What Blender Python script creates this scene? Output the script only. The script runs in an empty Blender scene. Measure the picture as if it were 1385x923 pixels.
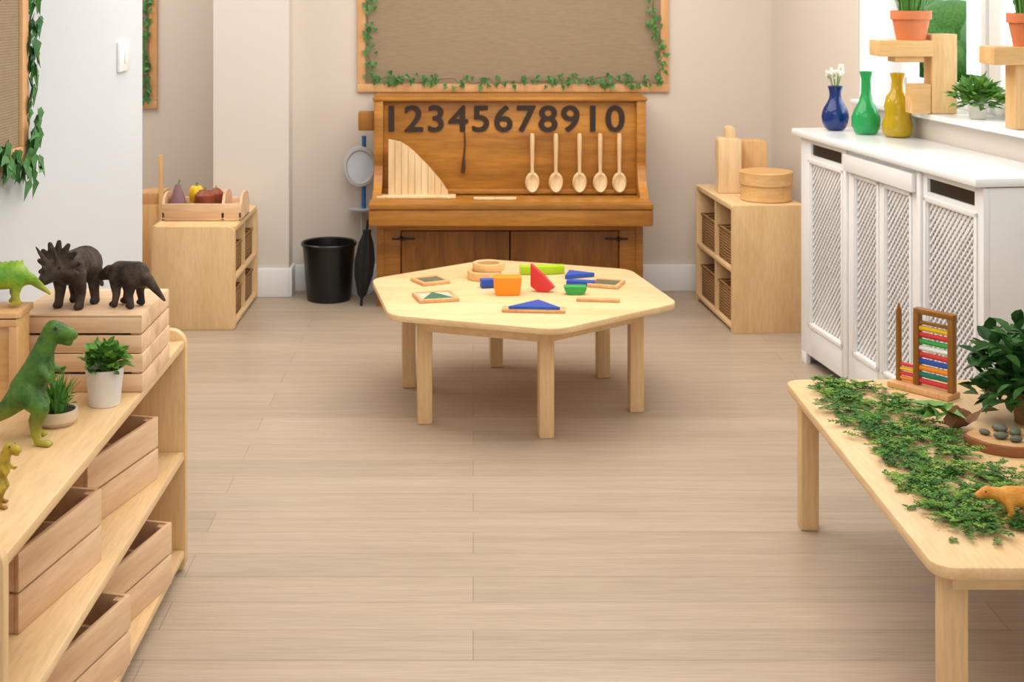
import bpy, bmesh, math, random
from mathutils import Vector, Matrix, noise
random.seed(7)
R=random.random
sc=bpy.context.scene
COL=sc.collection
F=1840.0; H=1.65
def at(px,py,z):
    Y=F*(H-z)/(py+10.0); return Vector(((px-640)*Y/F,Y,z))
def lin(h):
    h=h.lstrip('#'); o=[]
    for i in (0,2,4):
        c=int(h[i:i+2],16)/255; o.append(c/12.92 if c<=.04045 else ((c+.055)/1.055)**2.4)
    return (*o,1)
# ---------------- materials
M={}
def base(name,rough=.5,spec=.5):
    m=bpy.data.materials.new(name); m.use_nodes=True
    nt=m.node_tree; b=nt.nodes['Principled BSDF']
    b.inputs['Roughness'].default_value=rough
    b.inputs['Specular IOR Level'].default_value=spec
    M[name]=m; return m,nt,b
def coords(nt,scale=(1,1,1),kind='Object',rot=(0,0,0)):
    t=nt.nodes.new('ShaderNodeTexCoord'); mp=nt.nodes.new('ShaderNodeMapping')
    mp.inputs['Scale'].default_value=scale; mp.inputs['Rotation'].default_value=rot
    nt.links.new(t.outputs[kind],mp.inputs['Vector']); return mp.outputs['Vector']
def noise_n(nt,vec,scale,detail=4,rough=.55):
    n=nt.nodes.new('ShaderNodeTexNoise'); n.inputs['Scale'].default_value=scale
    n.inputs['Detail'].default_value=detail; n.inputs['Roughness'].default_value=rough
    nt.links.new(vec,n.inputs['Vector']); return n.outputs['Fac']
def ramp(nt,fac,stops):
    r=nt.nodes.new('ShaderNodeValToRGB'); nt.links.new(fac,r.inputs['Fac'])
    e=r.color_ramp.elements
    while len(e)<len(stops): e.new(.5)
    for i,(p,c) in enumerate(stops):
        e[i].position=p; e[i].color=lin(c) if isinstance(c,str) else c
    return r.outputs['Color']
def mix(nt,a,b,fac,mode='MIX'):
    m=nt.nodes.new('ShaderNodeMix'); m.data_type='RGBA'; m.blend_type=mode
    for s,v in ((m.inputs['Factor'],fac),(m.inputs['A'],a),(m.inputs['B'],b)):
        if isinstance(v,(int,float)): s.default_value=v
        elif isinstance(v,tuple): s.default_value=v
        else: nt.links.new(v,s)
    return m.outputs['Result']
def bump(nt,b,h,strength=.2,dist=.002):
    n=nt.nodes.new('ShaderNodeBump'); n.inputs['Strength'].default_value=strength
    n.inputs['Distance'].default_value=dist
    nt.links.new(h,n.inputs['Height']); nt.links.new(n.outputs['Normal'],b.inputs['Normal'])
def plain(name,c,rough=.5,var=.06,scale=8,spec=.5,bmp=0):
    m,nt,b=base(name,rough,spec)
    v=coords(nt); f=noise_n(nt,v,scale)
    c0=lin(c); lo=tuple(x*(1-var) for x in c0[:3])+(1,); hi=tuple(min(1,x*(1+var)) for x in c0[:3])+(1,)
    nt.links.new(ramp(nt,f,[(.3,lo),(.7,hi)]),b.inputs['Base Color'])
    if bmp: bump(nt,b,noise_n(nt,v,scale*12),bmp)
    return m
def leafm(name,c1,c2,rough=.5,scale=25):
    m,nt,b=base(name,rough,.4)
    f=noise_n(nt,coords(nt),scale,3); nt.links.new(ramp(nt,f,[(.32,c1),(.68,c2)]),b.inputs['Base Color'])
    return m
def wood(name,dark,light,axis='x',rough=.42,fine=60,spec=.4,gr=.86):
    m,nt,b=base(name,rough,spec)
    s={'x':(.12,1,1),'y':(1,.12,1),'z':(1,1,.12)}[axis]
    v=coords(nt,s); f=noise_n(nt,v,9,5,.6); g=noise_n(nt,v,fine*1.6,3,.6)
    c=ramp(nt,f,[(.3,dark),(.62,light)])
    g2=ramp(nt,g,[(.3,(gr,gr*.97,gr*.92,1)),(.6,(1,1,1,1))])
    nt.links.new(mix(nt,c,g2,.85,'MULTIPLY'),b.inputs['Base Color'])
    bump(nt,b,g,.08,.001)
    return m
wood('birch_x','#dfb884','#eccb9b','x'); wood('birch_y','#dfb884','#eccb9b','y'); wood('birch_z','#dcb480','#e8c594','z')
wood('crate_x','#cfa27a','#efcda6','x',.6,40); wood('crate_y','#cfa27a','#efcda6','y',.6,40)
wood('honey_x','#8f5a1e','#c18335','x',.38,50,.4,.72); wood('honey_z','#80511e','#ab722e','z',.4,40,.4,.72)
wood('pine_z','#d3a364','#e9c088','z',.5); wood('pine_x','#d3a364','#e9c088','x',.5)
wood('pale_z','#dcb583','#f2d5a8','z',.5,30)
wood('bark_wood','#6f4426','#9a6238','x',.7); wood('slice','#b98a5a','#d4aa78','x',.7)
wood('dark_wood','#3c2416','#55341f','z',.5)
wood('oak_frame','#cf985f','#e4b37e','z',.5)
plain('wall','#d8cdc1',.85,.015,1.5,.2); plain('wall_cool','#cbced1',.85,.012,1.5,.2); plain('column','#ded7ce',.85,.012,1.5,.2)
plain('white','#eeeeee',.4,.01,2); plain('white_gloss','#f2f4f5',.18,.015,3); plain('grille_shade','#9c9894',.9)
plain('ceiling','#eeebe6',.9,.01); plain('black','#101112',.35,.2,8); plain('black_soft','#141414',.7,.3,30)
plain('numeral','#2e1c0d',.6,.1); plain('iron','#2a1f18',.5,.2); plain('grey_metal','#b8b9ba',.3,.05)
plain('blue_plastic','#2766a8',.3); plain('pot_white','#ddd8d0',.6,.06,20,.5,.1); plain('terracotta','#d07a4e',.7,.1,12,.3,.1)
plain('soil','#3a281b',.95,.3,60); plain('dish','#cdbba0',.6,.1,20)
leafm('leaf_ivy','#2f6430','#579048'); leafm('leaf_bright','#3a7026','#74a440'); leafm('leaf_dark','#1f4520','#487a36',.4,14)
leafm('leaf_grass','#3f7a30','#6aa348'); leafm('herb','#2c601c','#538a30',.6,9); leafm('herb_light','#4f8429','#8fb042',.6,9); plain('flower','#f3eedf',.7,.05)
plain('vine','#4a4a25',.7); plain('sawdust','#e6c488',.95,.1,200)
plain('red','#d5363a',.4); plain('blue','#1f50b0',.4); plain('green','#36a548',.4); plain('yellow','#efc01c',.4)
plain('orange','#f58f14',.45); plain('lime','#a6cc14',.4); plain('teal','#1e7a66',.2); plain('purple','#8c686c',.7,.2); plain('apple','#8e4426',.5,.25)
plain('stone','#5c6455',.6,.3,25); plain('tile_dark','#5c6450',.3,.4,60); plain('steel','#c9d4e2',.15)
plain('dead_leaf','#7a5230',.8,.3,30); plain('vine_rattan','#9a7448',.8,.25,60,.3,.3)
plain('eye','#0b0b08',.15)
def glass(name,c,rough=.04):
    m,nt,b=base(name,rough); f=noise_n(nt,coords(nt),3)
    c0=lin(c); nt.links.new(ramp(nt,f,[(.2,tuple(x*.9 for x in c0[:3])+(1,)),(.8,c0)]),b.inputs['Base Color'])
    b.inputs['Transmission Weight'].default_value=.5; b.inputs['IOR'].default_value=1.45; return m
glass('glass_blue','#1c408f'); glass('glass_green','#34c46e'); glass('glass_yellow','#e6c420')
m,nt,b=base('pane',.02); b.inputs['Base Color'].default_value=(.85,.93,.97,1); b.inputs['Transmission Weight'].default_value=1; b.inputs['IOR'].default_value=1.02
def skin(name,c1,c2,belly,zs,rough=.42):
    m,nt,b=base(name,rough,.35); v=coords(nt); f=noise_n(nt,v,22,4)
    c=ramp(nt,f,[(.38,c1),(.62,c2)])
    s=nt.nodes.new('ShaderNodeSeparateXYZ'); nt.links.new(v,s.inputs[0])
    r=ramp(nt,s.outputs['Z'],[(0,(1,1,1,1)),(zs,(0,0,0,1))])
    nt.links.new(mix(nt,c,lin(belly),r),b.inputs['Base Color']); bump(nt,b,noise_n(nt,v,160,3),.6,.004); return m
skin('dino_green','#1b451a','#4f7c2a','#b0a53c',.09); skin('dino_yellow','#8a7a20','#c6a832','#a06a20',.08)
skin('dino_lime','#5f9422','#9cbc34','#c0b048',.05); skin('dino_dark','#2a201b','#55453a','#302620',.02,.75); skin('dino_tan','#d08a30','#e8ad50','#e0a04a',.03)
# floor
m,nt,b=base('floor_planks',.38,.45)
v=coords(nt)
br=nt.nodes.new('ShaderNodeTexBrick'); nt.links.new(v,br.inputs['Vector'])
br.inputs['Scale'].default_value=1; br.inputs['Brick Width'].default_value=2.2; br.inputs['Row Height'].default_value=.16
br.inputs['Mortar Size'].default_value=.0014; br.inputs['Mortar Smooth'].default_value=.2; br.offset=.37
br.inputs['Color1'].default_value=lin('#bdab97'); br.inputs['Color2'].default_value=lin('#b1a08c'); br.inputs['Mortar'].default_value=lin('#978674')
v2=coords(nt,(.05,1,1)); g=noise_n(nt,v2,24,6,.7); g2=noise_n(nt,v2,150,3,.6)
gc=ramp(nt,g,[(.3,(.84,.83,.82,1)),(.65,(1.06,1.055,1.045,1))]); gc2=ramp(nt,g2,[(.35,(.86,.85,.84,1)),(.6,(1.02,1.02,1.02,1))])
c=mix(nt,br.outputs['Color'],gc,1.0,'MULTIPLY'); c=mix(nt,c,gc2,.8,'MULTIPLY')
nt.links.new(c,b.inputs['Base Color']); bump(nt,b,g2,.08,.001)
# burlap
m,nt,b=base('burlap',.95,.1)
def wv(rot):
    w=nt.nodes.new('ShaderNodeTexWave'); w.inputs['Scale'].default_value=42; w.inputs['Distortion'].default_value=1.2; w.inputs['Detail'].default_value=2
    w.bands_direction='X' if rot else 'Z'; nt.links.new(coords(nt),w.inputs['Vector']); return w.outputs['Fac']
mx=mix(nt,ramp(nt,wv(0),[(0,'#8a7860'),(1,'#ae9a7e')]),ramp(nt,wv(1),[(0,'#8a7860'),(1,'#ae9a7e')]),.5)
nz=ramp(nt,noise_n(nt,coords(nt,(1,1,6)),18),[(.3,(.85,.85,.85,1)),(.7,(1,1,1,1))])
nt.links.new(mix(nt,mx,nz,1.0,'MULTIPLY'),b.inputs['Base Color'])
# wicker
m,nt,b=base('wicker',.8)
w=nt.nodes.new('ShaderNodeTexWave'); w.bands_direction='Z'; w.inputs['Scale'].default_value=22; w.inputs['Distortion'].default_value=3; nt.links.new(coords(nt),w.inputs['Vector'])
nt.links.new(ramp(nt,w.outputs['Fac'],[(0,'#5a391c'),(1,'#b88a52')]),b.inputs['Base Color']); bump(nt,b,w.outputs['Fac'],.6,.004)

# ---------------- mesh builder
class MB:
    def __init__(s): s.v=[];s.f=[];s.m=[]
    def add(s,bm,mi=0,mat=None):
        o=len(s.v)
        bm.verts.index_update()
        for v in bm.verts: s.v.append((mat@v.co) if mat else v.co.copy())
        for f in bm.faces: s.f.append([o+v.index for v in f.verts]); s.m.append(mi)
        bm.free(); return s
    def box(s,x0,x1,y0,y1,z0,z1,b=.003,mi=0,mat=None):
        bm=bmesh.new(); bmesh.ops.create_cube(bm,size=1)
        for v in bm.verts: v.co=Vector(((x0+x1)/2+v.co.x*(x1-x0),(y0+y1)/2+v.co.y*(y1-y0),(z0+z1)/2+v.co.z*(z1-z0)))
        b=min(b,.3*min(abs(x1-x0),abs(y1-y0),abs(z1-z0)))
        if b>0: bmesh.ops.bevel(bm,geom=bm.edges[:],offset=b,segments=2,profile=.5,affect='EDGES')
        return s.add(bm,mi,mat)
    def prism(s,pts,z0,z1,mi=0,mat=None,b=0):
        bm=bmesh.new(); vs=[bm.verts.new((x,y,z0)) for x,y in pts]; f=bm.faces.new(vs)
        r=bmesh.ops.extrude_face_region(bm,geom=[f])
        for v in r['geom']:
            if isinstance(v,bmesh.types.BMVert): v.co.z=z1
        bmesh.ops.recalc_face_normals(bm,faces=bm.faces[:])
        if b: bmesh.ops.bevel(bm,geom=[e for e in bm.edges if abs(e.verts[0].co.z-e.verts[1].co.z)<1e-6],offset=b,segments=2,profile=.5,affect='EDGES')
        return s.add(bm,mi,mat)
    def lathe(s,prof,seg=32,c=(0,0,0),mi=0,mat=None,close=True):
        bm=bmesh.new(); rings=[]
        for r,z in prof:
            if r<1e-5: rings.append([bm.verts.new((c[0],c[1],c[2]+z))])
            else: rings.append([bm.verts.new((c[0]+r*math.cos(2*math.pi*i/seg),c[1]+r*math.sin(2*math.pi*i/seg),c[2]+z)) for i in range(seg)])
        for a,b in zip(rings,rings[1:]):
            for i in range(seg):
                j=(i+1)%seg
                if len(a)==1 and len(b)>1: bm.faces.new((a[0],b[j],b[i]))
                elif len(b)==1 and len(a)>1: bm.faces.new((a[i],a[j],b[0]))
                elif len(a)>1: bm.faces.new((a[i],a[j],b[j],b[i]))
        bmesh.ops.recalc_face_normals(bm,faces=bm.faces[:])
        return s.add(bm,mi,mat)
    def sph(s,c,r,mi=0,mat=None,u=16,v=10):
        bm=bmesh.new(); bmesh.ops.create_uvsphere(bm,u_segments=u,v_segments=v,radius=1)
        if isinstance(r,(int,float)): r=(r,r,r)
        for q in bm.verts: q.co=Vector((c[0]+q.co.x*r[0],c[1]+q.co.y*r[1],c[2]+q.co.z*r[2]))
        return s.add(bm,mi,mat)
    def tube(s,pts,rad,seg=10,mi=0,mat=None):
        pts=[Vector(p) for p in pts]; n=len(pts)
        if isinstance(rad,(int,float)): rad=[rad]*n
        bm=bmesh.new(); rings=[]
        for i,p in enumerate(pts):
            t=(pts[min(i+1,n-1)]-pts[max(i-1,0)]).normalized()
            up=Vector((0,0,1)) if abs(t.z)<.9 else Vector((1,0,0))
            a=t.cross(up).normalized(); b=t.cross(a)
            rings.append([bm.verts.new(p+rad[i]*(a*math.cos(2*math.pi*k/seg)+b*math.sin(2*math.pi*k/seg))) for k in range(seg)])
        for a,b in zip(rings,rings[1:]):
            for k in range(seg): bm.faces.new((a[k],a[(k+1)%seg],b[(k+1)%seg],b[k]))
        bm.faces.new(rings[0]); bm.faces.new(rings[-1])
        bmesh.ops.recalc_face_normals(bm,faces=bm.faces[:])
        return s.add(bm,mi,mat)
    def poly(s,pts,mi=0):
        o=len(s.v); s.v+= [Vector(p) for p in pts]; s.f.append(list(range(o,o+len(pts)))); s.m.append(mi)
    def leaf(s,p,d,n,L,W,kind='oval',mi=0):
        d=Vector(d).normalized(); n=Vector(n); r=d.cross(n)
        if r.length<1e-4: r=d.cross(Vector((.3,.5,.8)))
        r.normalize(); n=r.cross(d); p=Vector(p)
        if kind=='ivy': q=[(0,0),(.32,-.12),(.5,.18),(.28,.42),(0,1),(-.28,.42),(-.5,.18),(-.32,-.12)]
        else: q=[(0,0),(.35,.22),(.5,.5),(.32,.8),(0,1),(-.32,.8),(-.5,.5),(-.35,.22)]
        o=len(s.v)
        for x,y in q: s.v.append(p+r*(x*W)+d*(y*L)+n*(abs(x)*W*.35-y*y*L*.15))
        s.f.append([o,o+1,o+2,o+3,o+4]); s.f.append([o,o+4,o+5,o+6,o+7]); s.m+=[mi,mi]
    def obj(s,name,mats,parent=None,smooth=35,loc=None,rot=None):
        me=bpy.data.meshes.new(name); me.from_pydata([tuple(v) for v in s.v],[],s.f)
        if isinstance(mats,str): mats=[mats]
        for k in mats: me.materials.append(M[k])
        me.polygons.foreach_set('material_index',s.m); me.update()
        me.shade_smooth(); me.set_sharp_from_angle(angle=math.radians(smooth))
        o=bpy.data.objects.new(name,me); COL.objects.link(o)
        if parent: o.parent=parent
        if loc is not None: o.location=loc
        if rot is not None: o.rotation_euler=(0,0,rot) if isinstance(rot,(int,float)) else rot
        return o
def tag(o,label,cat,group=None,kind=None):
    o['label']=label; o['category']=cat
    if group: o['group']=group
    if kind: o['kind']=kind
    return o
def empty(name,label,cat,loc,rot=0,group=None):
    e=bpy.data.objects.new(name,None); e.empty_display_size=.05; COL.objects.link(e)
    e.location=loc; e.rotation_euler=(0,0,rot); return tag(e,label,cat,group)
def dup(o,loc,rot=None,label=None):
    n=o.copy(); COL.objects.link(n); n.location=loc
    if rot is not None: n.rotation_euler=(0,0,rot)
    if label: n['label']=label
    for c in o.children:
        k=c.copy(); COL.objects.link(k); k.parent=n
        for g in c.children:
            h=g.copy(); COL.objects.link(h); h.parent=k
    return n
def struct(o): o['kind']='structure'; return o
def rrect(w,h,r,x=0,y=0,seg=6):
    if isinstance(r,(int,float)): r=[r]*4
    pts=[]
    for (cx,cy,a0),rr in zip(((0,0,180),(w,0,270),(w,h,0),(0,h,90)),r):
        if rr<=0: pts.append((x+cx,y+cy)); continue
        ox=cx+(rr if cx==0 else -rr); oy=cy+(rr if cy==0 else -rr)
        for i in range(seg+1):
            a=math.radians(a0+90*i/seg); pts.append((x+ox+rr*math.cos(a),y+oy+rr*math.sin(a)))
    return pts
XZ=Matrix(((1,0,0,0),(0,0,1,0),(0,1,0,0),(0,0,0,1)))
YZ=Matrix(((0,0,1,0),(1,0,0,0),(0,1,0,0),(0,0,0,1)))

# ---------------- room
WL=-1.25; YB=7.53
struct(MB().box(-4,4,-2.5,8.4,-.1,0,0).obj('floor','floor_planks'))
struct(MB().box(-4,4,-2.5,8.4,2.6,2.7,0).obj('ceiling','ceiling'))
struct(MB().box(-1.05,1.9,YB,YB+.2,0,2.6,0).obj('wall_back','wall'))
struct(MB().box(-1.41,-1.0,7.38,8.2,0,2.6,0).obj('wall_column','column'))
struct(MB().box(-4,-1.4,8.0,8.2,0,2.6,0).obj('wall_recess','wall'))
struct(MB().box(-4,-3.9,-2.5,8.2,0,2.6,0).obj('wall_far_left','wall'))
struct(MB().box(WL-.12,WL,-2.0,5.14,0,2.6,0).obj('wall_left','wall_cool'))
struct(MB().box(-.99,1.64,YB-.018,YB,0,.145,.004).obj('baseboard_back','white'))
struct(MB().box(-1.41,-.998,7.362,7.38,0,.155,.004).box(-1.0,-.982,7.37,YB,0,.155,.004).obj('baseboard_column','white'))
struct(MB().box(-3.9,-1.41,7.982,8.0,0,.145,.004).obj('baseboard_recess','white'))
RA=math.atan2(-1,.13)
wr=MB(); S0,S1=1.18,4.5
wr.box(-.3,S0,0,.3,0,2.6,0).box(S1,10,0,.3,0,2.6,0).box(S0,S1,0,.3,0,1.13,0).box(S0,S1,0,.3,2.3,2.6,0)
struct(wr.obj('wall_right','wall',loc=(1.65,YB,0),rot=RA))
struct(MB().box(0,10,-.018,0,0,.145,.004).obj('baseboard_right','white',loc=(1.65,YB,0),rot=RA))
struct(MB().box(S0-.0,S1,-.045,.2,1.13,1.154,.006).obj('trim_1','white_gloss',loc=(1.65,YB,0),rot=RA))
struct(MB().box(S0+.001,S0+.012,.004,.2,1.154,2.3,0).box(S0,S1,.004,.2,2.288,2.3,0).obj('trim_2','white',loc=(1.65,YB,0),rot=RA))
wf=MB(); 
xs=[S0,S0+.83,S0+1.66,S0+2.49,S1-.06]
for x in xs: wf.box(x,x+.06,.2,.26,1.154,2.3,.004)
wf.box(S0,S1,.2,.26,1.154,1.21,.004).box(S0,S1,.2,.26,2.24,2.3,.004)
for a,bq in zip(xs,xs[1:]):
    wf.box(a+.07,a+.11,.19,.24,1.22,2.23,.004).box(bq-.05,bq-.01,.19,.24,1.22,2.23,.004).box(a+.07,bq-.01,.19,.24,1.22,1.26,.004)
w1=struct(wf.obj('window_1','white',loc=(1.65,YB,0),rot=RA))
MB().box(S0+.05,S1-.05,.222,.228,1.2,2.25,0).obj('window_glass','pane',w1)
hd=MB()
for i in range(90):
    hd.sph((9+R()*.6,8+R()*22,.2+R()*1.0),(.5+R()*.3,.5+R()*.3,.35+R()*.2),u=10,v=7)
tag(hd.obj('hedge','leaf_bright'),'dark green clipped garden hedge outside the window','hedge')
struct(MB().box(4.0,16,-5,32,-.12,-.02,0).obj('ground','leaf_grass'))

# ---------------- hexagonal table
def hexa(r,a0,ch):
    P=[(r*math.cos(math.radians(a0+60*k)),r*math.sin(math.radians(a0+60*k))) for k in range(6)]
    o=[]
    for k in range(6):
        p=Vector(P[k]);a=(Vector(P[k-1])-p).normalized();b_=(Vector(P[(k+1)%6])-p).normalized()
        A=p+a*ch;B=p+b_*ch
        for i in range(6):
            t=i/5; q=A*(1-t)**2+p*2*t*(1-t)+B*t*t; o.append((q.x,q.y))
    return o
TC=Vector((.185,5.53,0))
T=empty('low_hexagonal_table','low pale birch table with angled sides and six square legs','table',TC)
MB().prism(hexa(.655,40,.06),.415,.44,b=.005).obj('tabletop','birch_x',T)
ap=MB(); hp=[Vector((.5*math.cos(math.radians(40+60*k)),.5*math.sin(math.radians(40+60*k)),0)) for k in range(6)]
for k in range(6):
    a,b_=hp[k],hp[(k+1)%6]; mid=(a+b_)/2; L=(b_-a).length; an=math.atan2((b_-a).y,(b_-a).x)
    ap.box(-L/2,L/2,-.01,.01,.355,.415,.002,0,Matrix.Translation(mid)@Matrix.Rotation(an,4,'Z'))
ap.obj('apron','birch_x',T)
for k in range(6):
    a=math.radians(40+60*k)
    MB().box(-.028,.028,-.028,.028,0,.415,.006).obj('leg','birch_z',T,loc=(.485*math.cos(a),.485*math.sin(a),0),rot=.12)

# right rectangular table
tx0,tx1,ty0,ty1=.972,1.70,2.86,4.257
T2=empty('low_rectangular_table','low pale birch rectangular table with rounded corners covered in greenery','table',(tx0,ty0,0))
MB().prism(rrect(tx1-tx0,ty1-ty0,.05),.412,.44,b=.006).obj('tabletop','birch_y',T2)
W_,L_=tx1-tx0,ty1-ty0
MB().box(.05,W_-.05,.04,.06,.375,.412).box(.05,W_-.05,L_-.06,L_-.04,.375,.412).box(.04,.06,.05,L_-.05,.375,.412).box(W_-.06,W_-.04,.05,L_-.05,.375,.412).obj('apron','birch_x',T2)
for x,y in ((.06,.075),(W_-.06,.075),(.06,L_-.065),(W_-.06,L_-.065)):
    MB().box(-.028,.028,-.028,.028,0,.412,.007).obj('leg','birch_z',T2,loc=(x,y,0))

# ---------------- left shelf
SX0,SX1,SY0,SY1=-1.225,-.818,2.37,3.90
S=empty('open_storage_shelf','long open pale birch shelf unit with rounded end panels and crates','shelf',(SX0,SY0,0))
D=SX1-SX0; LL=SY1-SY0
for y in (0,LL-.03):
    MB().prism(rrect(D,.69,[.0,.03,.045,.0]),y,y+.03,b=.004,mat=XZ).obj('end_panel','birch_z',S)
for z in (.064,.343,.66):
    MB().box(.004,D-.004,.03,LL-.03,z-.024,z,.004).obj('shelf_board','birch_y',S)
MB().box(0,.008,.03,LL-.03,.04,.66,0).obj('back_panel','birch_y',S)

def crate_mesh(l,w,h,n=2,gap=.006):
    mb=MB(); t=.011; hs=(h-gap*(n-1))/n
    for i in range(n):
        z=i*(hs+gap)
        mb.box(-l/2,l/2,-w/2,-w/2+t,z,z+hs,.0015); mb.box(-l/2,l/2,w/2-t,w/2,z,z+hs,.0015)
        mb.box(-l/2,-l/2+t,-w/2+t,w/2-t,z,z+hs,.0015); mb.box(l/2-t,l/2,-w/2+t,w/2-t,z,z+hs,.0015)
    mb.box(-l/2+t,l/2-t,-w/2+t,w/2-t,.001,.008,0)
    for sx in (-1,1):
        for sy in (-1,1):
            cx,cy=sx*(l/2-t-.01),sy*(w/2-t-.01); mb.box(cx-.01,cx+.01,cy-.01,cy+.01,.008,h-.004,.001)
    return mb
c0=crate_mesh(.37,.24,.165).obj('wooden_crate','crate_x')
tag(c0,'pale slatted wooden crate pulled slightly out of the shelf','crate','crates in the open shelf')
def place_crate(o,nf,ff,z):
    nf=Vector(nf);ff=Vector(ff);d=(ff-nf).normalized();mid=(nf+ff)/2; inn=Vector((-d.y,d.x)); c=mid+inn*.12
    o.location=(c.x,c.y,z+.001); o.rotation_euler=(0,0,math.atan2(d.y,d.x))
place_crate(c0,(-.935,3.30),(-.847,3.66),.343)
for nf,ff,z in (((-.924,2.764),(-.854,3.13),.343),((-.895,3.29),(-.808,3.645),.064),((-.895,2.85),(-.808,3.21),.064),((-.91,2.43),(-.86,2.8),.064)):
    n=dup(c0,(0,0,0)); place_crate(n,nf,ff,z)
st=crate_mesh(.315,.3,.093).obj('shallow_crate','crate_x',loc=(-.975,3.515,.661)); tag(st,'shallow slatted wooden crate stacked as a plinth for toy animals','crate','stacked crates on the shelf top')
st2=dup(st,(-.978,3.52,.756))
MB().box(-.157,.157,-.15,.15,.088,.095,.001).obj('lid','crate_x',st2)
bx=empty('framed_wooden_box','square wooden box with a raised frame and recessed side','box',(-1.148,3.27,.661))
MB().box(-.065,.065,-.05,.05,0,.215,.001).obj('body','pine_x',bx)
MB().box(-.072,.072,-.062,-.05,.0,.02,.002).box(-.072,.072,-.062,-.05,.2,.222,.002).box(.052,.072,-.062,-.05,.02,.2,.002).box(-.072,-.052,-.062,-.05,.02,.2,.002).box(-.072,.072,-.062,.062,.215,.232,.002).obj('frame','oak_frame',bx)

# ---------------- organic toys
def organic(name,mat,segs,voxel=.004,parent=None,smooth=6,loc=(0,0,0),rot=0,scale=1):
    mb=MB()
    for p0,r0,p1,r1 in segs:
        p0=Vector(p0);p1=Vector(p1);L=(p1-p0).length;n=max(2,int(L/(min(r0,r1)*.45))+1)
        for i in range(n+1):
            t=i/n; mb.sph(p0.lerp(p1,t),r0+(r1-r0)*t,u=12,v=8)
    o=mb.obj('tmp_toy',mat)
    rm=o.modifiers.new('r','REMESH'); rm.mode='VOXEL'; rm.voxel_size=voxel
    s=o.modifiers.new('s','SMOOTH'); s.iterations=smooth; s.factor=.5
    dg=bpy.context.evaluated_depsgraph_get(); dg.update()
    me=bpy.data.meshes.new_from_object(o.evaluated_get(dg)); me.name=name
    bpy.data.objects.remove(o); me.shade_smooth()
    n=bpy.data.objects.new(name,me); COL.objects.link(n)
    if not me.materials: me.materials.append(M[mat])
    if parent: n.parent=parent
    else: n.location=loc; n.rotation_euler=(0,0,rot); n.scale=(scale,)*3
    return n
def eyes(par,pts,r):
    for p in pts: MB().sph(p,r,u=10,v=6).obj('eye','eye',par)
def trex(e,mat):
    seg=[((.0,0,.252),.024,(.03,0,.246),.017),((.03,0,.246),.017,(.044,0,.242),.012),((.0,0,.238),.014,(.036,0,.226),.009),
     ((-.004,0,.25),.022,(-.024,0,.205),.025),((-.024,0,.205),.025,(-.036,0,.16),.037),((-.036,0,.16),.037,(-.062,0,.118),.04),
     ((-.062,0,.118),.036,(-.105,0,.075),.022),((-.105,0,.075),.022,(-.15,0,.045),.013),((-.15,0,.045),.013,(-.2,0,.03),.005),
     ((-.055,-.024,.115),.03,(-.018,-.032,.083),.02),((-.018,-.032,.083),.02,(-.03,-.034,.035),.011),((-.03,-.034,.035),.011,(-.024,-.034,.012),.01),
     ((-.024,-.034,.009),.009,(.002,-.042,.006),.006),((-.024,-.034,.009),.009,(.004,-.03,.006),.006),((-.024,-.034,.009),.008,(-.002,-.02,.005),.005),
     ((-.06,.024,.112),.028,(-.038,.032,.078),.018),((-.038,.032,.078),.018,(-.062,.034,.036),.01),((-.062,.034,.036),.01,(-.058,.034,.012),.01),
     ((-.058,.034,.009),.009,(-.034,.04,.006),.006),((-.058,.034,.009),.008,(-.034,.03,.006),.005),
     ((-.02,-.028,.168),.012,(.004,-.036,.152),.007),((.004,-.036,.152),.007,(.018,-.034,.16),.0045),
     ((-.02,.025,.168),.011,(.004,.032,.152),.006),((.004,.032,.152),.006,(.016,.03,.16),.004)]
    organic('body',mat,seg,.003,e,2); eyes(e,[(.012,-.021,.262),(.012,.021,.262)],.0038)
e=empty('toy_dinosaur','green toy tyrannosaur figure standing upright on two legs','toy dinosaur',(-.925,3.0,.66),-.05); e.scale=(.97,)*3
trex(e,'dino_green')
e=empty('toy_dinosaur','yellow and brown toy dinosaur standing on the shelf top','toy dinosaur',(-.893,2.62,.66),-.2); e.scale=(.45,)*3
trex(e,'dino_yellow')
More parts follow.
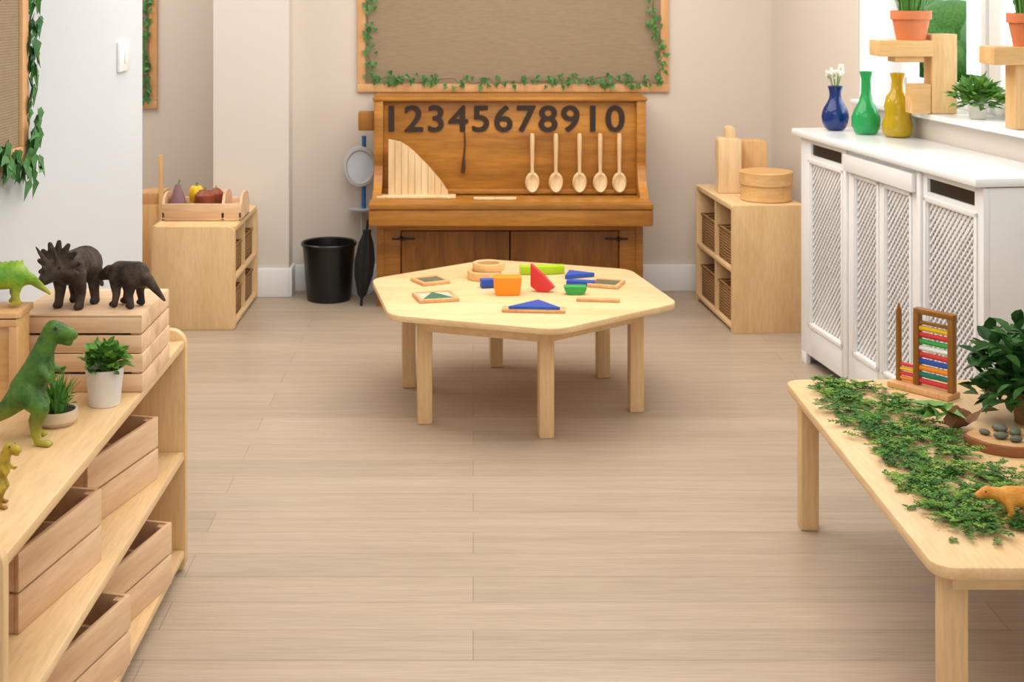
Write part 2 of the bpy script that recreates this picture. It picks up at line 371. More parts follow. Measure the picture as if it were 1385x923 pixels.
def quad(e,mat,L=.09,h=.09,rb=.036,horn=False,plates=False,neck=.03,tail=.1,voxel=.004):
    s=[((L*.4,0,h),rb,(-L*.4,0,h),rb*1.08),((-L*.4,0,h),rb*.9,(-L*.4-tail*.45,0,h*.85),rb*.45),((-L*.4-tail*.45,0,h*.85),rb*.45,(-L*.4-tail,0,h*.3),rb*.14)]
    for sx in (1,-1):
        for sy in (1,-1):
            x=sx*L*.42; y=sy*rb*.62
            s+= [((x,y,h*.85),rb*.52,(x+.006*sx*-1,y*1.15,h*.42),rb*.33),((x-.006*sx,y*1.15,h*.42),rb*.33,(x,y*1.15,.01),rb*.26),((x,y*1.15,.008),rb*.28,(x+.01,y*1.15,.007),rb*.22)]
    hx=L*.4+rb+neck; hz=h+neck*.35
    s+= [((L*.4,0,h),rb*.8,(hx,0,hz),rb*.55),((hx,0,hz),rb*.62,(hx+rb*.9,0,hz-rb*.35),rb*.36)]
    if horn:
        for k in range(9):
            a=math.radians(-20+220*k/8); s.append(((hx-rb*.2,0,hz+rb*.1),rb*.4,(hx-rb*.5,math.cos(a)*rb*1.35,hz+rb*.2+math.sin(a)*rb*1.35),rb*.16))
        for sy in (1,-1): s.append(((hx+rb*.2,sy*rb*.35,hz+rb*.4),rb*.2,(hx+rb*.9,sy*rb*.6,hz+rb*1.5),rb*.07))
        s.append(((hx+rb*.8,0,hz),rb*.18,(hx+rb*1.1,0,hz+rb*.5),rb*.07))
    if plates:
        for k in range(7):
            x=L*.5-k*L/6*1.0; s.append(((x,0,h+rb*.7),rb*.22,(x-.005,0,h+rb*1.35),rb*.1))
    organic('body',mat,s,voxel,e,3); eyes(e,[(hx+rb*.25,rb*.52,hz+rb*.2),(hx+rb*.25,-rb*.52,hz+rb*.2)],rb*.09)
e=empty('toy_triceratops','dark brown horned toy triceratops with a wide neck frill','toy dinosaur',(-1.01,3.47,.852),math.radians(-108))
quad(e,'dino_dark',.075,.09,.038,horn=True,neck=.02,tail=.07,voxel=.0032); e.scale=(1.12,)*3
e=empty('toy_dinosaur','dark brown four-legged toy dinosaur with a drooping tail','toy dinosaur',(-.877,3.46,.852),math.radians(158))
quad(e,'dino_dark',.06,.082,.032,plates=False,neck=.0,tail=.085,voxel=.0032)
e=empty('toy_dinosaur','bright green toy dinosaur with a curled tail on a wooden box','toy dinosaur',(-1.13,3.27,.894),math.radians(205))
quad(e,'dino_lime',.06,.055,.022,plates=True,neck=.02,tail=.06,voxel=.003); e.scale=(1.3,)*3
p=at(1378,706,.44)
e=empty('toy_dinosaur','orange-tan four-legged toy dinosaur standing among green herbs','toy dinosaur',p,math.radians(172))
quad(e,'dino_tan',.055,.05,.02,neck=.018,tail=.05,voxel=.003); e.scale=(1.15,)*3

# ---------------- plants
def foliage(mb,c,rx,rz,n,L,W,kind='oval',mi=0,out=.9):
    for i in range(n):
        a=R()*2*math.pi; t=R()**.5; u=R()
        d=Vector((math.cos(a)*t,math.sin(a)*t,.15+u)); dd=d.normalized()
        k=.45+.55*R()
        p=Vector((c[0]+dd.x*rx*k,c[1]+dd.y*rx*k,c[2]+dd.z*rz*k))
        d2=(dd+Vector((R()-.5,R()-.5,R()-.6))*out).normalized()
        mb.leaf(p,d2,Vector((R()-.5,R()-.5,1)),L*(.7+.6*R()),W*(.7+.6*R()),kind,mi)
def grass(mb,c,r,h,n,w=.006,spread=.5):
    for i in range(n):
        a=R()*2*math.pi; rr=r*R()**.5; p=Vector((c[0]+rr*math.cos(a),c[1]+rr*math.sin(a),c[2]))
        o=Vector((math.cos(a),math.sin(a),0))*spread*(.3+R())*h*.6; hh=h*(.6+.5*R()); s=Vector((-math.sin(a),math.cos(a),0))*w
        m1=p+o*.35+Vector((0,0,hh*.6)); tip=p+o+Vector((0,0,hh))
        mb.poly([p-s,p+s,m1+s*.8,m1-s*.8]); mb.poly([m1-s*.8,m1+s*.8,tip])
def pot(mb,r0,r1,h,rim=0,rh=0):
    if rim: pr=[(0,0),(r0,0),(r1,h-rh),(rim,h-rh),(rim,h),(r1-.004,h),(r1-.006,h-rh),(r0-.004,.012),(0,.012)]
    else: pr=[(0,0),(r0,0),(r1,h),(r1-.005,h),(r0-.004,.012),(0,.012)]
    mb.lathe(pr,32); return mb
P=empty('potted_plant','leafy green plant in a round cream ceramic pot','potted plant',(-.886,3.27,.661))
pot(MB(),.036,.046,.088).obj('pot','pot_white',P); MB().lathe([(0,.075),(.041,.075),(.039,.067),(0,.067)],24).obj('soil','soil',P)
mb=MB(); foliage(mb,(0,0,.075),.055,.07,230,.022,.018)
for i in range(10):
    a=i*.63; mb.tube([(0,0,.07),(.03*math.cos(a),.03*math.sin(a),.12)],.0015,5)
mb.obj('foliage','leaf_bright',P)
P=empty('potted_succulent','spiky green succulent in a shallow stone-coloured dish','potted plant',(-.955,3.12,.661))
MB().lathe([(0,0),(.036,0),(.047,.012),(.047,.034),(.042,.034),(.04,.02),(0,.02)],32).obj('pot','dish',P); MB().lathe([(0,.03),(.042,.03),(.04,.02),(0,.02)],24).obj('soil','soil',P)
mb=MB(); grass(mb,(0,0,.03),.025,.09,80,.0035,.8); foliage(mb,(0,0,.03),.04,.05,60,.02,.007); mb.obj('foliage','leaf_grass',P)

# ---------------- ivy boards
def board(name,label,w,h,fr,loc,rot):
    B=empty(name,label,'pinboard',loc,rot)
    MB().box(fr*.5,w-fr*.5,-.012,-.001,fr*.5,h-fr*.5,0).obj('fabric_panel','burlap',B)
    MB().box(0,w,-.022,-.001,0,fr,.003).box(0,w,-.022,-.001,h-fr,h,.003).box(0,fr,-.022,-.001,fr,h-fr,.003).box(w-fr,w,-.022,-.001,fr,h-fr,.003).obj('frame','oak_frame',B)
    return B
def ivy(name,label,path,n,size,loc,rot,spread=.03):
    mb=MB(); pts=[Vector(q) for q in path]; seg=[(b_-a).length for a,b_ in zip(pts,pts[1:])]; tot=sum(seg)
    def pos(t):
        d=t*tot
        for a,b_,l in zip(pts,pts[1:],seg):
            if d<=l: return a.lerp(b_,d/l)
            d-=l
        return pts[-1]
    vine=[]
    for i in range(int(tot/.04)+2):
        t=min(1,i*.04/tot); q=pos(t); vine.append(q+Vector(((R()-.5)*spread,-.002-R()*.004,(R()-.5)*spread)))
    mb.tube(vine,.0016,5,1)
    for i in range(n):
        q=pos(R())+Vector(((R()-.5)*2*spread,-.002-R()*.02,(R()-.5)*2*spread))
        mb.leaf(q,Vector((R()-.5,-.25*R(),-.2-R())),Vector(((R()-.5)*.5,-1,(R()-.5)*.5)),size*(.7+R()*.6),size*(.75+.5*R()),'ivy')
    o=mb.obj(name,['leaf_ivy','vine'],loc=loc,rot=rot); return tag(o,label,'garland')
bw,bh=1.72,1.05; bl=(-.64,YB,1.10)
board('pinboard','large burlap pinboard in a light oak frame above the piano',bw,bh,.045,bl,0)
ivy('ivy_garland','green ivy garland pinned around the burlap board edge',[(.07,-.026,1.0),(.07,-.026,.09),(.4,-.026,.065),(.9,-.026,.06),(1.3,-.026,.075),(1.65,-.026,.06),(1.69,-.026,.2),(1.62,-.026,.45),(1.63,-.026,1.0)],250,.028,bl,0,.034)
bl2=(-2.7,8.0,.97)
board('pinboard','burlap pinboard in an oak frame in the wall recess',.845,1.1,.045,bl2,0)
ivy('ivy_garland','green ivy garland on the recess board',[(.1,-.024,.05),(.78,-.024,.06),(.79,-.024,.9)],120,.032,bl2,0,.025)
lr=math.radians(90); bl3=(WL,2.24,1.18)
board('pinboard','burlap pinboard with oak frame on the pale grey wall',1.52,1.1,.05,bl3,lr)
ivy('ivy_garland','trailing green ivy garland hanging over the board edge',[(.3,-.024,.06),(.9,-.024,.03),(1.3,-.026,.05),(1.50,-.026,-.02),(1.55,-.01,.15),(1.56,-.006,.45),(1.54,-.006,1.0)],190,.046,bl3,lr,.04)
e=empty('light_switch','white wall light switch plate','light switch',(WL,4.84,1.37),lr)
MB().box(-.07,.07,-.012,0,0,.105,.004).obj('plate','white_gloss',e); MB().box(-.014,.014,-.018,-.01,.032,.073,.002).obj('rocker','white',e)

# ---------------- piano
P=empty('upright_piano_display','honey oak upright piano body used as a number and utensil display','piano',(.193,7.15,0))
b_=MB()
b_.box(-.70,-.66,0,.36,0,.47).box(.66,.70,0,.36,0,.47).box(-.715,-.665,-.01,.36,.58,1.08,.006).box(.665,.715,-.01,.36,.58,1.08,.006)
b_.box(-.665,.665,.02,.06,.58,1.08,.002).box(-.66,.66,.3,.36,.02,1.0,.002)
b_.box(-.665,.665,-.002,.022,.59,.615,.004)
for sx in (-1,1):
    b_.prism([(-.0,.585),(-.13,.585),(-.12,.61),(-.07,.63),(-.03,.68),(-.01,.74),(0,.74)],sx*.69-.022,sx*.69+.022,mat=YZ)
b_.obj('body','honey_x',P)
MB().box(-.722,.722,-.015,.37,1.08,1.098,.005).obj('lid','honey_x',P)
MB().box(-.72,.715,-.30,.05,.555,.585,.006).box(-.72,.715,-.295,.0,.47,.555,.01).obj('key_shelf','honey_x',P)
MB().box(-.66,.66,0,.02,.40,.47,.002).box(-.66,.66,0,.02,0,.06,.002).box(-.66,-.575,0,.02,.06,.40,.002).box(.575,.66,0,.02,.06,.40,.002).obj('lower_rail','honey_x',P)
for a,c in ((-.57,-.003),(.003,.57)):
    d=MB().box(a,c,.002,.02,.065,.395,.004).obj('door','honey_z',P)
    hx=a+.0 if a<-.1 else c
    s=1 if a<-.1 else -1
    MB().box(min(hx-.05*s,hx+.07*s),max(hx-.05*s,hx+.07*s),-.006,.004,.35,.36,.001).sph((hx,-.004,.355),.012).obj('hinge','iron',d)
MB().box(-.80,-.717,.03,.1,.92,1.02,.006).obj('side_block','honey_z',P)
cu=bpy.data.curves.new('t','FONT'); cu.body='12345678910'; cu.extrude=.02; cu.space_character=1.12
to=bpy.data.objects.new('t',cu); COL.objects.link(to); dg=bpy.context.evaluated_depsgraph_get(); dg.update()
me0=bpy.data.meshes.new_from_object(to.evaluated_get(dg)); bpy.data.objects.remove(to)
xs_=[v.co.x for v in me0.vertices]; ys_=[v.co.y for v in me0.vertices]
x0,x1,y0,y1=min(xs_),max(xs_),min(ys_),max(ys_)
nm=MB()
for k in range(8):
    dx,dz=.0045*math.cos(k*math.pi/4),.0032*math.sin(k*math.pi/4); o_=len(nm.v)
    for v in me0.vertices:
        nm.v.append(Vector(((v.co.x-x0)/(x1-x0)*1.235-.634+dx,.0185-(v.co.z+.02)*.12-.0002*k,(v.co.y-y0)/(y1-y0)*.134+.919+dz)))
    for p_ in me0.polygons: nm.f.append([o_+i for i in p_.vertices]); nm.m.append(0)
o=nm.obj('numerals','numeral',P); o['label']='dark brown numbers one to ten across the panel'
def spoon(loc):
    mb=MB(); mb.tube([(0,0,.31),(0,0,.29),(0,0,.2),(0,0,.12),(0,0,.095)],[.009,.0125,.011,.009,.012],12)
    o_=Matrix.Diagonal((1,.45,1,1)); mb.sph((0,0,.052),(.038,.03,.055),mat=o_,u=20,v=14)
    mb.lathe([(0,0),(.026,.002),(.03,.006)],20,mat=Matrix.Translation((0,-.017,.05))@Matrix.Diagonal((1,1,1.5,1))@Matrix.Rotation(math.radians(90),4,'X'))
    return mb.obj('wooden_spoon','pale_z',loc=loc)
sp=spoon((0,0,0)); tag(sp,'pale wooden spoon hanging bowl-down on the piano panel','spoon','wooden spoons on the piano')
for i,px in enumerate((720,752,784,812,838)):
    loc=((px-640)*7.14/F,7.148,.60)
    if i==0: sp.location=loc
    else: dup(sp,loc)
tl=MB().tube([(0,0,.215),(.002,0,.15),(-.004,0,.08),(-.006,0,.03),(-.01,0,0)],[.004,.005,.006,.012,.010],10).obj('hanging_wooden_tool','dark_wood',loc=(-.045,7.145,.70)); tag(tl,'thin dark wooden utensil hanging on the panel','utensil')
r=MB()
n=9
for k in range(n):
    xa=.31*k/n; xb=.31*(k+1)/n-.002
    def hh(x):
        for (a,ha),(c,hc) in zip([(0,.3),(.06,.29),(.12,.25),(.2,.17),(.27,.09),(.31,.03)],[(.06,.29),(.12,.25),(.2,.17),(.27,.09),(.31,.03)]):
            if a<=x<=c+1e-6: return ha+(hc-ha)*(x-a)/(c-a)
        return .03
    r.prism([(xa,.012),(xb,.012),(xb,hh(xb)),(xa,hh(xa))],0,.03,mat=XZ)
r.box(-.06,.35,-.04,.05,0,.012,.002)
tag(r.obj('wooden_sound_board','pale_z',loc=(-.44,7.06,.586)),'pale slatted wooden board with a curved slope on a flat base','wooden board')
for px in (655,684):
    o=MB().box(-.055,.055,-.02,.02,0,.012,.003).obj('wooden_strip','pale_z',loc=((px-640)*7.0/F,6.99,.586)); tag(o,'small flat pale wooden strip on the ledge','wooden strip','wooden strips on the piano ledge')

# ---------------- mirror stand, umbrella, bin
e=empty('round_mirror_stand','round vanity mirror with white rim on a blue and grey stand','mirror',(-.61,7.45,0))
MB().lathe([(0,0),(.06,0),(.06,.008),(.01,.015),(0,.015)],24).tube([(0,0,.01),(0,0,.47)],.008,12).obj('pole','grey_metal',e)
MB().lathe([(0,.456),(.07,.458),(.075,.468),(.0,.468)],24).obj('tray','grey_metal',e)
MB().tube([(.01,0,.468),(.012,0,.865)],.012,12).obj('post','blue_plastic',e)
mm=Matrix.Translation((-.008,-.03,.70))@Matrix.Rotation(math.radians(8),4,'Z')@Matrix.Rotation(math.radians(90),4,'X')
MB().lathe([(.075,-.008),(.092,-.008),(.1,.0),(.096,.01),(.082,.012),(.075,.004),(.075,-.008)],40,mat=mm@Matrix.Diagonal((.92,1.12,1,1))).obj('rim','grey_metal',e)
MB().lathe([(0,.004),(.078,.004),(.078,-.004),(0,-.004)],40,mat=mm@Matrix.Diagonal((.92,1.12,1,1))).obj('mirror_glass','steel',e)
e=empty('folded_umbrella','black folded umbrella leaning beside the piano','umbrella',(-.59,7.16,0),0)
mb=MB(); prof=[(0,.0),(.006,.0),(.006,.04),(.02,.06),(.042,.16),(.046,.24),(.034,.33),(.018,.38),(.02,.4),(0,.41)]
mb.lathe(prof,24)
for v in mb.v:
    a=math.atan2(v.y,v.x); k=1+.18*math.cos(a*6); v.x*=k; v.y*=k; v.x+=v.z*.08
mb.obj('canopy','black_soft',e); MB().tube([(.03,0,.39),(.036,0,.45),(.045,0,.475),(.06,0,.47)],.008,10).obj('handle','black',e)
e=empty('waste_bin','round black plastic waste bin','waste bin',((445-640)*7.32/F,7.32,0))
MB().lathe([(0,0),(.115,0),(.118,.01),(.14,.29),(.148,.292),(.15,.305),(.146,.31),(.136,.305),(.133,.28),(.112,.015),(0,.012)],48).obj('bin_body','black',e)

# ---------------- side cabinets
def cabinet(label,loc,rot,w,L,h,side):
    C=empty('low_shelf_cabinet',label,'cabinet',loc,rot)
    t=.022
    for y in (0,L-t):
        r=[.02,.02,.04,.04] if side>0 else [0,0,.012,.012]
        MB().prism(rrect(w,h,r),y,y+t,b=.003,mat=XZ).obj('end_panel','birch_z',C)
    MB().box(.0 if side>0 else w-.012,.012 if side>0 else w,t,L-t,.03,h-.02,0).obj('back_panel','birch_y',C)
    MB().box(.002,w-.002,t,L-t,h-.026,h-.001,.002).obj('top_board','birch_y',C)
    for z in (.035,h*.5): MB().box(.004,w-.004,t,L-t,z-.018,z,.002).obj('shelf_board','birch_y',C)
    MB().box(.012,w-.012,L/2-.009,L/2+.009,.036,h-.026,0).obj('divider','birch_z',C)
    return C
def basket(loc,rot,w,l,h):
    mb=MB(); t=.01
    mb.box(-w/2,w/2,-l/2,-l/2+t,0,h,.004).box(-w/2,w/2,l/2-t,l/2,0,h,.004).box(-w/2,-w/2+t,-l/2,l/2,0,h,.004).box(w/2-t,w/2,-l/2,l/2,0,h,.004).box(-w/2,w/2,-l/2,l/2,0,t,.002)
    mb.tube([(-w/2,-l/2,h),(w/2,-l/2,h),(w/2,l/2,h),(-w/2,l/2,h),(-w/2,-l/2,h)],.008,8)
    return mb.obj('wicker_basket','wicker',loc=loc,rot=rot)
cl=(-1.572,6.64,0); cabinet('low birch shelf cabinet with rounded corners beside the column',cl,0,.41,.70,.506,1)
def put_baskets(cx,cy,rot,w,L,h,side,grp):
    rm=Matrix.Rotation(rot,3,'Z'); k0=None
    for z in (.036,h*.5+.001):
        for yy in (L*.25+.005,L*.75-.005):
            q=Vector((cx,cy,0))+rm@Vector((w*.5+(.03 if side>0 else -.03),yy,z))
            if k0 is None: k0=tag(basket(q,rot,w-.11,L/2-.07,h*.25),'brown woven wicker basket on a cabinet shelf','basket',grp)
            else: dup(k0,q)
put_baskets(cl[0],cl[1],0,.41,.70,.506,1,'baskets in the low cabinet')
cr=math.atan(.075)
c2=(1.25,6.57,0); cabinet('low birch shelf cabinet holding wicker baskets near the window wall',c2,cr,.36,.74,.62,-1)
put_baskets(c2[0],c2[1],cr,.36,.74,.62,-1,'baskets in the tall low cabinet')
e=empty('round_wooden_box','round bentwood box with a lid on the cabinet','box',(1.455,6.76,.621))
MB().lathe([(0,0),(.122,0),(.125,.004),(.125,.1),(0,.1)],40).obj('body','pine_x',e); MB().lathe([(.125,.08),(.132,.08),(.132,.14),(.128,.143),(0,.14)],40).obj('lid','pine_x',e)
for i,(px,dy,w,h,lab) in enumerate(((985,7.03,.12,.28,'tall pale wooden box with arched top standing on the cabinet'),(1017,7.12,.14,.26,'plain pale wooden block box standing on the cabinet'))):
    o=MB(); X=(px-640)*dy/F
    o.prism(rrect(w,h,[0,0,.02,.02]),-.05,.05,b=.003,mat=XZ@Matrix.Translation((-w/2,0,0)))
    if i==0: o.prism(rrect(.05,.06,[0,0,.02,.02]),-.04,.03,b=.003,mat=XZ@Matrix.Translation((-.02,h,0)))
    tag(o.obj('wooden_box','pine_z' if i else 'pale_z',loc=(X,dy,.621)),lab,'box')
e=empty('wooden_toy_tray','shallow wooden tray with curved sides filled with wooden toys','tray',(-1.36,6.93,.507))
mb=MB(); mb.box(-.2,.2,-.12,.12,0,.012)
mb.box(-.2,.2,-.12,-.108,.012,.085).box(-.2,.2,.108,.12,.012,.085)
for x in (-.2,.188): mb.prism(rrect(.24,.13,[0,0,.09,.09],-.12,.0),x,x+.012,mat=YZ)
mb.prism(rrect(.24,.14,[0,0,.1,.1],-.12,.0),.10,.112,mat=YZ)
mb.obj('tray_body','crate_x',e)
tx,ty,tz=-1.36,6.93,.52
def veg(name,label,cat,loc,fn,mat,stem):
    e=empty(name,label,cat,loc); m_=MB(); fn(m_); m_.obj('body',mat,e); s_=MB(); stem(s_); s_.obj('stem','leaf_bright',e)
veg('play_turnip','dull purple pointed wooden play turnip in the tray','toy vegetable',(tx-.14,ty-.02,tz),lambda q:q.lathe([(0,0),(.035,.015),(.048,.045),(.04,.08),(.012,.155),(0,.16)],20),'purple',lambda q:q.tube([(0,0,.15),(.01,0,.18)],.004,6))
veg('play_pepper','yellow wooden play pepper in the tray','toy vegetable',(tx-.06,ty+.05,tz),lambda q:[q.sph((.015*math.cos(a),.015*math.sin(a),.095),(.024,.024,.045)) for a in (0,1.57,3.14,4.71)]+[q.sph((0,0,.035),(.03,.03,.035))],'yellow',lambda q:q.tube([(0,0,.135),(.005,0,.155)],.006,6))
veg('play_apple','brown-red wooden play apple in the tray','toy fruit',(tx+.0,ty-.04,tz),lambda q:q.lathe([(0,0),(.03,0),(.052,.055),(.05,.105),(.025,.13),(0,.12)],24),'apple',lambda q:q.tube([(0,0,.12),(.005,0,.145)],.003,6))
veg('play_tomato','red-brown wooden play tomato in the tray','toy vegetable',(tx+.04,ty+.055,tz),lambda q:q.lathe([(0,0),(.03,.0),(.045,.05),(.04,.1),(.015,.125),(0,.12)],24),'apple',lambda q:q.tube([(0,0,.12),(.0,0,.14)],.003,6))
veg('play_cucumber','wooden play cucumber lying in the tray','toy vegetable',(tx+.15,ty,tz),lambda q:q.tube([(-.02,-.07,.02),(-.0,.0,.04),(.01,.05,.05)],[.01,.02,.01],12),'crate_x',lambda q:q.tube([(.01,.05,.05),(.012,.058,.055)],.004,6))
e=empty('wooden_rack','slim wooden rack with two tall uprights in the recess','rack',(-1.84,7.35,0))
for x in (.01,.15): MB().box(x-.011,x+.011,0,.022,0,.77,.003).obj('upright','pine_z',e)
MB().box(0,.16,.02,.3,.0,.5,.004).obj('lower_box','pine_z',e); MB().box(.015,.145,.03,.25,.5,.56,.004).obj('upper_box','oak_frame',e)

# ---------------- radiator cover
C=empty('radiator_cover','white radiator cover cabinet with lattice grilles and a glossy top','radiator cover',(1.47,6.1,0),RA)
CL=1.634; CD=.34
MB().box(-.035,CL+.012,-.035,CD+.01,1.008,1.04,.01).obj('top_slab','white_gloss',C)
fr=MB()
def sy(Y): return (6.1-Y)*1.0084
A=[(5.985,5.648),(5.506,5.303),(5.225,5.02),(4.88,4.54)]
op=[(sy(a),sy(c)) for a,c in A]
zb,zt=.197,.896
edges=[0]+[q for o_ in op for q in o_]+[CL]
for i in range(0,len(edges),2): fr.box(edges[i],edges[i+1],0,.022,.05,1.005,.002)
for a,c in op: fr.box(a,c,0,.022,.05,zb,.002)
fr.box(op[1][0],op[1][1],0,.022,zt,1.005,.002).box(op[2][0],op[2][1],0,.022,zt,1.005,.002)
for k in (0,3):
    a,c=op[k]; fr.box(a,c,0,.022,zt,.935,.002).box(a,c,0,.022,.985,1.005,.001)
fr.box(0,.02,.022,CD,0,1.005,.002).box(CL-.02,CL,.022,CD,0,1.005,.002)
fr.box(0,.06,0,.022,0,.05,.002).box(CL-.06,CL,0,.022,0,.05,.002)
for x in (.5,1.17): fr.box(x-.002,x+.028,-.012,0,.06,1.0,.003)
for a,c in op:
    fr.box(a-.022,a-.004,-.006,0,zb-.02,zt+.02,.002).box(c+.004,c+.022,-.006,0,zb-.02,zt+.02,.002).box(a-.022,c+.022,-.006,0,zb-.022,zb-.004,.002).box(a-.022,c+.022,-.006,0,zt+.004,zt+.022,.002)
fr.obj('carcass','white',C)
MB().box(.02,CL-.02,.045,.05,.05,.93,0).obj('shade_panel','grille_shade',C)  # added grey sheet, its colour stands in for the shadows behind the lattice
MB().box(.535,1.16,-.026,0,.922,.99,.004).obj('drawer_front','white',C)
for k in (0,3):
    a,c=op[k]; MB().box(a,c,.012,.03,.935,.985,0).obj('vent_slot','black',C)
for a,c in op:
    g=MB()
    w_=c-a; h_=zt-zb; stp=.03
    for sgn in (1,-1):
        k=-h_
        while k<w_+h_:
            if sgn==1: z0=max(0,-k); z1=min(h_,w_-k); f=lambda z:k+z
            else: z0=max(0,k-w_); z1=min(h_,k); f=lambda z:k-z
            if z1-z0>.008:
                zz0,zz1=z0+.001,z1-.001; hw=.0085; yv=.008 if sgn==1 else .013
                q=[(a+min(max(f(zz0)-hw,0),w_),zb+zz0),(a+min(max(f(zz0)+hw,0),w_),zb+zz0),(a+min(max(f(zz1)+hw,0),w_),zb+zz1),(a+min(max(f(zz1)-hw,0),w_),zb+zz1)]
                try: g.prism(q,yv,yv+.005,mat=XZ)
                except Exception: pass
            k+=stp
    g.obj('lattice_grille','white',C)

# vases
def vase(name,lab,prof,mat,loc):
    e=empty(name,lab,'vase',loc); inner=[(max(r-.004,.001),z) for r,z in prof[::-1] if z>.01]
    MB().lathe([(0,0)]+prof+inner+[(0,.012)],40).obj('vase_body',mat,e,smooth=60); return e
v=vase('blue_glass_vase','dark blue glass bulb vase with small white flowers',[(.032,0),(.047,.012),(.056,.035),(.06,.06),(.057,.08),(.05,.1),(.036,.122),(.028,.138),(.025,.155),(.026,.17),(.030,.185),(.034,.196)],'glass_blue',(1.602,6.02,1.041))
mb=MB()
for i in range(9):
    a=i*.7; q=Vector((.028*math.cos(a),.028*math.sin(a),.23+.06*R())); mb.tube([(0,0,.1),(q.x*.4,q.y*.4,.19),tuple(q)],.0015,5,0)
    for k in range(9): mb.sph(q+Vector(((R()-.5)*.025,(R()-.5)*.025,(R()-.3)*.02)),.0065,1,u=6,v=5)
mb.obj('flowers',['leaf_grass','flower'],v)
gp=[(.042,0),(.05,.008),(.06,.035),(.061,.07),(.05,.105),(.03,.14),(.021,.175),(.02,.235),(.026,.262),(.027,.27)]
vase('green_glass_vase','emerald green glass bottle vase',gp,'glass_green',(1.692,5.86,1.041))
vase('yellow_glass_vase','amber yellow glass bottle vase',[(.046,0),(.058,.012),(.064,.05),(.052,.09),(.05,.1),(.056,.13),(.046,.17),(.028,.195),(.023,.235),(.03,.265),(.031,.27)],'glass_yellow',(1.79,5.74,1.041))

def wstand(px,Y,label,kind):
    X=(px-640)*Y/F
    e=empty('wooden_plant_stand',label,'plant stand',(X,Y,1.155),0)
    if kind==1:
        MB().box(-.05,.055,-.05,.05,0,.325,.004).obj('upright','pine_z',e)
        MB().box(-.27,-.052,-.08,.07,.235,.30,.004).box(-.20,-.08,-.05,.05,.21,.235,.004).obj('plank','pine_x',e)
        MB().box(-.13,-.052,-.05,.04,-.0,.12,.004).obj('lower_block','pine_x',e)
    else:
        MB().box(-.05,.08,-.05,.05,0,.235,.004).obj('upright','pine_z',e)
        MB().box(-.14,.12,-.08,.07,.235,.30,.004).obj('plank','pine_x',e)
    return X
X1=wstand(1271,5.60,'stacked pine block stand on the window sill',1)
X2=wstand(1385,4.95,'pine block stand at the window holding a plant',2)
def tpot(loc):
    e=empty('potted_grass','green grassy plant in a terracotta pot','potted plant',loc)
    pot(MB(),.058,.074,.12,.082,.035).obj('pot','terracotta',e); MB().lathe([(0,.108),(.07,.108),(.068,.10),(0,.10)],24).obj('soil','soil',e)
    mb=MB(); grass(mb,(0,0,.105),.05,.17,260,.0035,.7); mb.obj('foliage','leaf_grass',e); return e
t0=tpot((X1-.12,5.595,1.456)); t0['group']='terracotta pots on window stands'
dup(t0,(X2+.02,4.945,1.456))
e=empty('potted_herb','leafy bright green herb in a small pot on the sill','potted plant',(1.985,5.35,1.155))
pot(MB(),.03,.04,.06).obj('pot','pot_white',e); mb=MB(); foliage(mb,(0,0,.03),.11,.13,300,.034,.03,'ivy'); mb.obj('foliage','leaf_bright',e)

# ---------------- items on hexagonal table
ZT=.4405
def tq(px,py): q=at(px,py,.44); q.z=ZT; return q
q=tq(655,377)
for i,(dv,r0,r1,hh_) in enumerate((((0,0,0),.05,.072,.034),((.018,.015,.035),.048,.068,.03))):
    e=MB().lathe([(r0,0),(r1-.002,0),(r1,.004),(r1,hh_-.004),(r1-.002,hh_),(r0+.003,hh_),(r0,hh_-.003),(r0,0)],36).obj('wooden_ring','pine_x',loc=q+Vector(dv))
    tag(e,'round turned wooden ring on the play table','wooden ring','wooden rings on the play table')
def framed(px,py,rot,mat,label,w=.15,d=.1):
    e=empty('framed_tile',label,'tile',tq(px,py),rot); t=.014
    MB().box(-w/2,w/2,-d/2,-d/2+t,0,.014,.002).box(-w/2,w/2,d/2-t,d/2,0,.014,.002).box(-w/2,-w/2+t,-d/2+t,d/2-t,0,.014,.002).box(w/2-t,w/2,-d/2+t,d/2-t,0,.014,.002).obj('frame','oak_frame',e)
    MB().box(-w/2+t,w/2-t,-d/2+t,d/2-t,0,.01,0).obj('inlay',mat,e); return e
framed(582,382,.5,'tile_dark','small wooden framed tile with dark pebbled inlay',.125,.125)
framed(820,386,-.35,'tile_dark','small wooden framed tile with dark green inlay',.13,.13)
e=framed(589,404,.25,'dish','small wooden framed tile with a green triangle',.16,.15)
MB().prism([(-.064,-.058),(.064,-.058),(.0,.06)],.01,.013).obj('triangle','teal',e)
def block(name,lab,px,py,fn,mat,rot=0):
    m_=MB(); fn(m_); o=m_.obj(name,mat,loc=tq(px,py),rot=rot); return tag(o,lab,'toy block')
block('orange_cup_block','chunky orange wooden block with rounded base on the play table',686,398,lambda m_:m_.prism([(-.045,0),(.045,0),(.052,.02),(.056,.072),(-.056,.072),(-.052,.02)],-.035,.035,mat=XZ,b=.005),'orange',.05)
block('blue_block','small dark blue wooden block',659,389,lambda m_:m_.box(-.028,.028,-.02,.02,0,.035,.003),'blue',.2)
block('red_wedge_block','red triangular wedge wooden block standing on its edge',718,394,lambda m_:m_.prism([(.0,.022),(.03,0),(.07,.0),(.098,.02),(.06,.062),(.008,.108),(0,.11)],-.014,.014,mat=XZ,b=.003),'red',math.radians(-12))
block('lime_curved_block','yellow-green curved wooden block lying on the table',733,370,lambda m_:m_.prism([(-.095,-.02),(-.05,-.03),(.05,-.03),(.095,-.02),(.095,.022),(.03,.018),(-.03,.018),(-.095,.022)],0,.035,b=.004),'lime',.1)
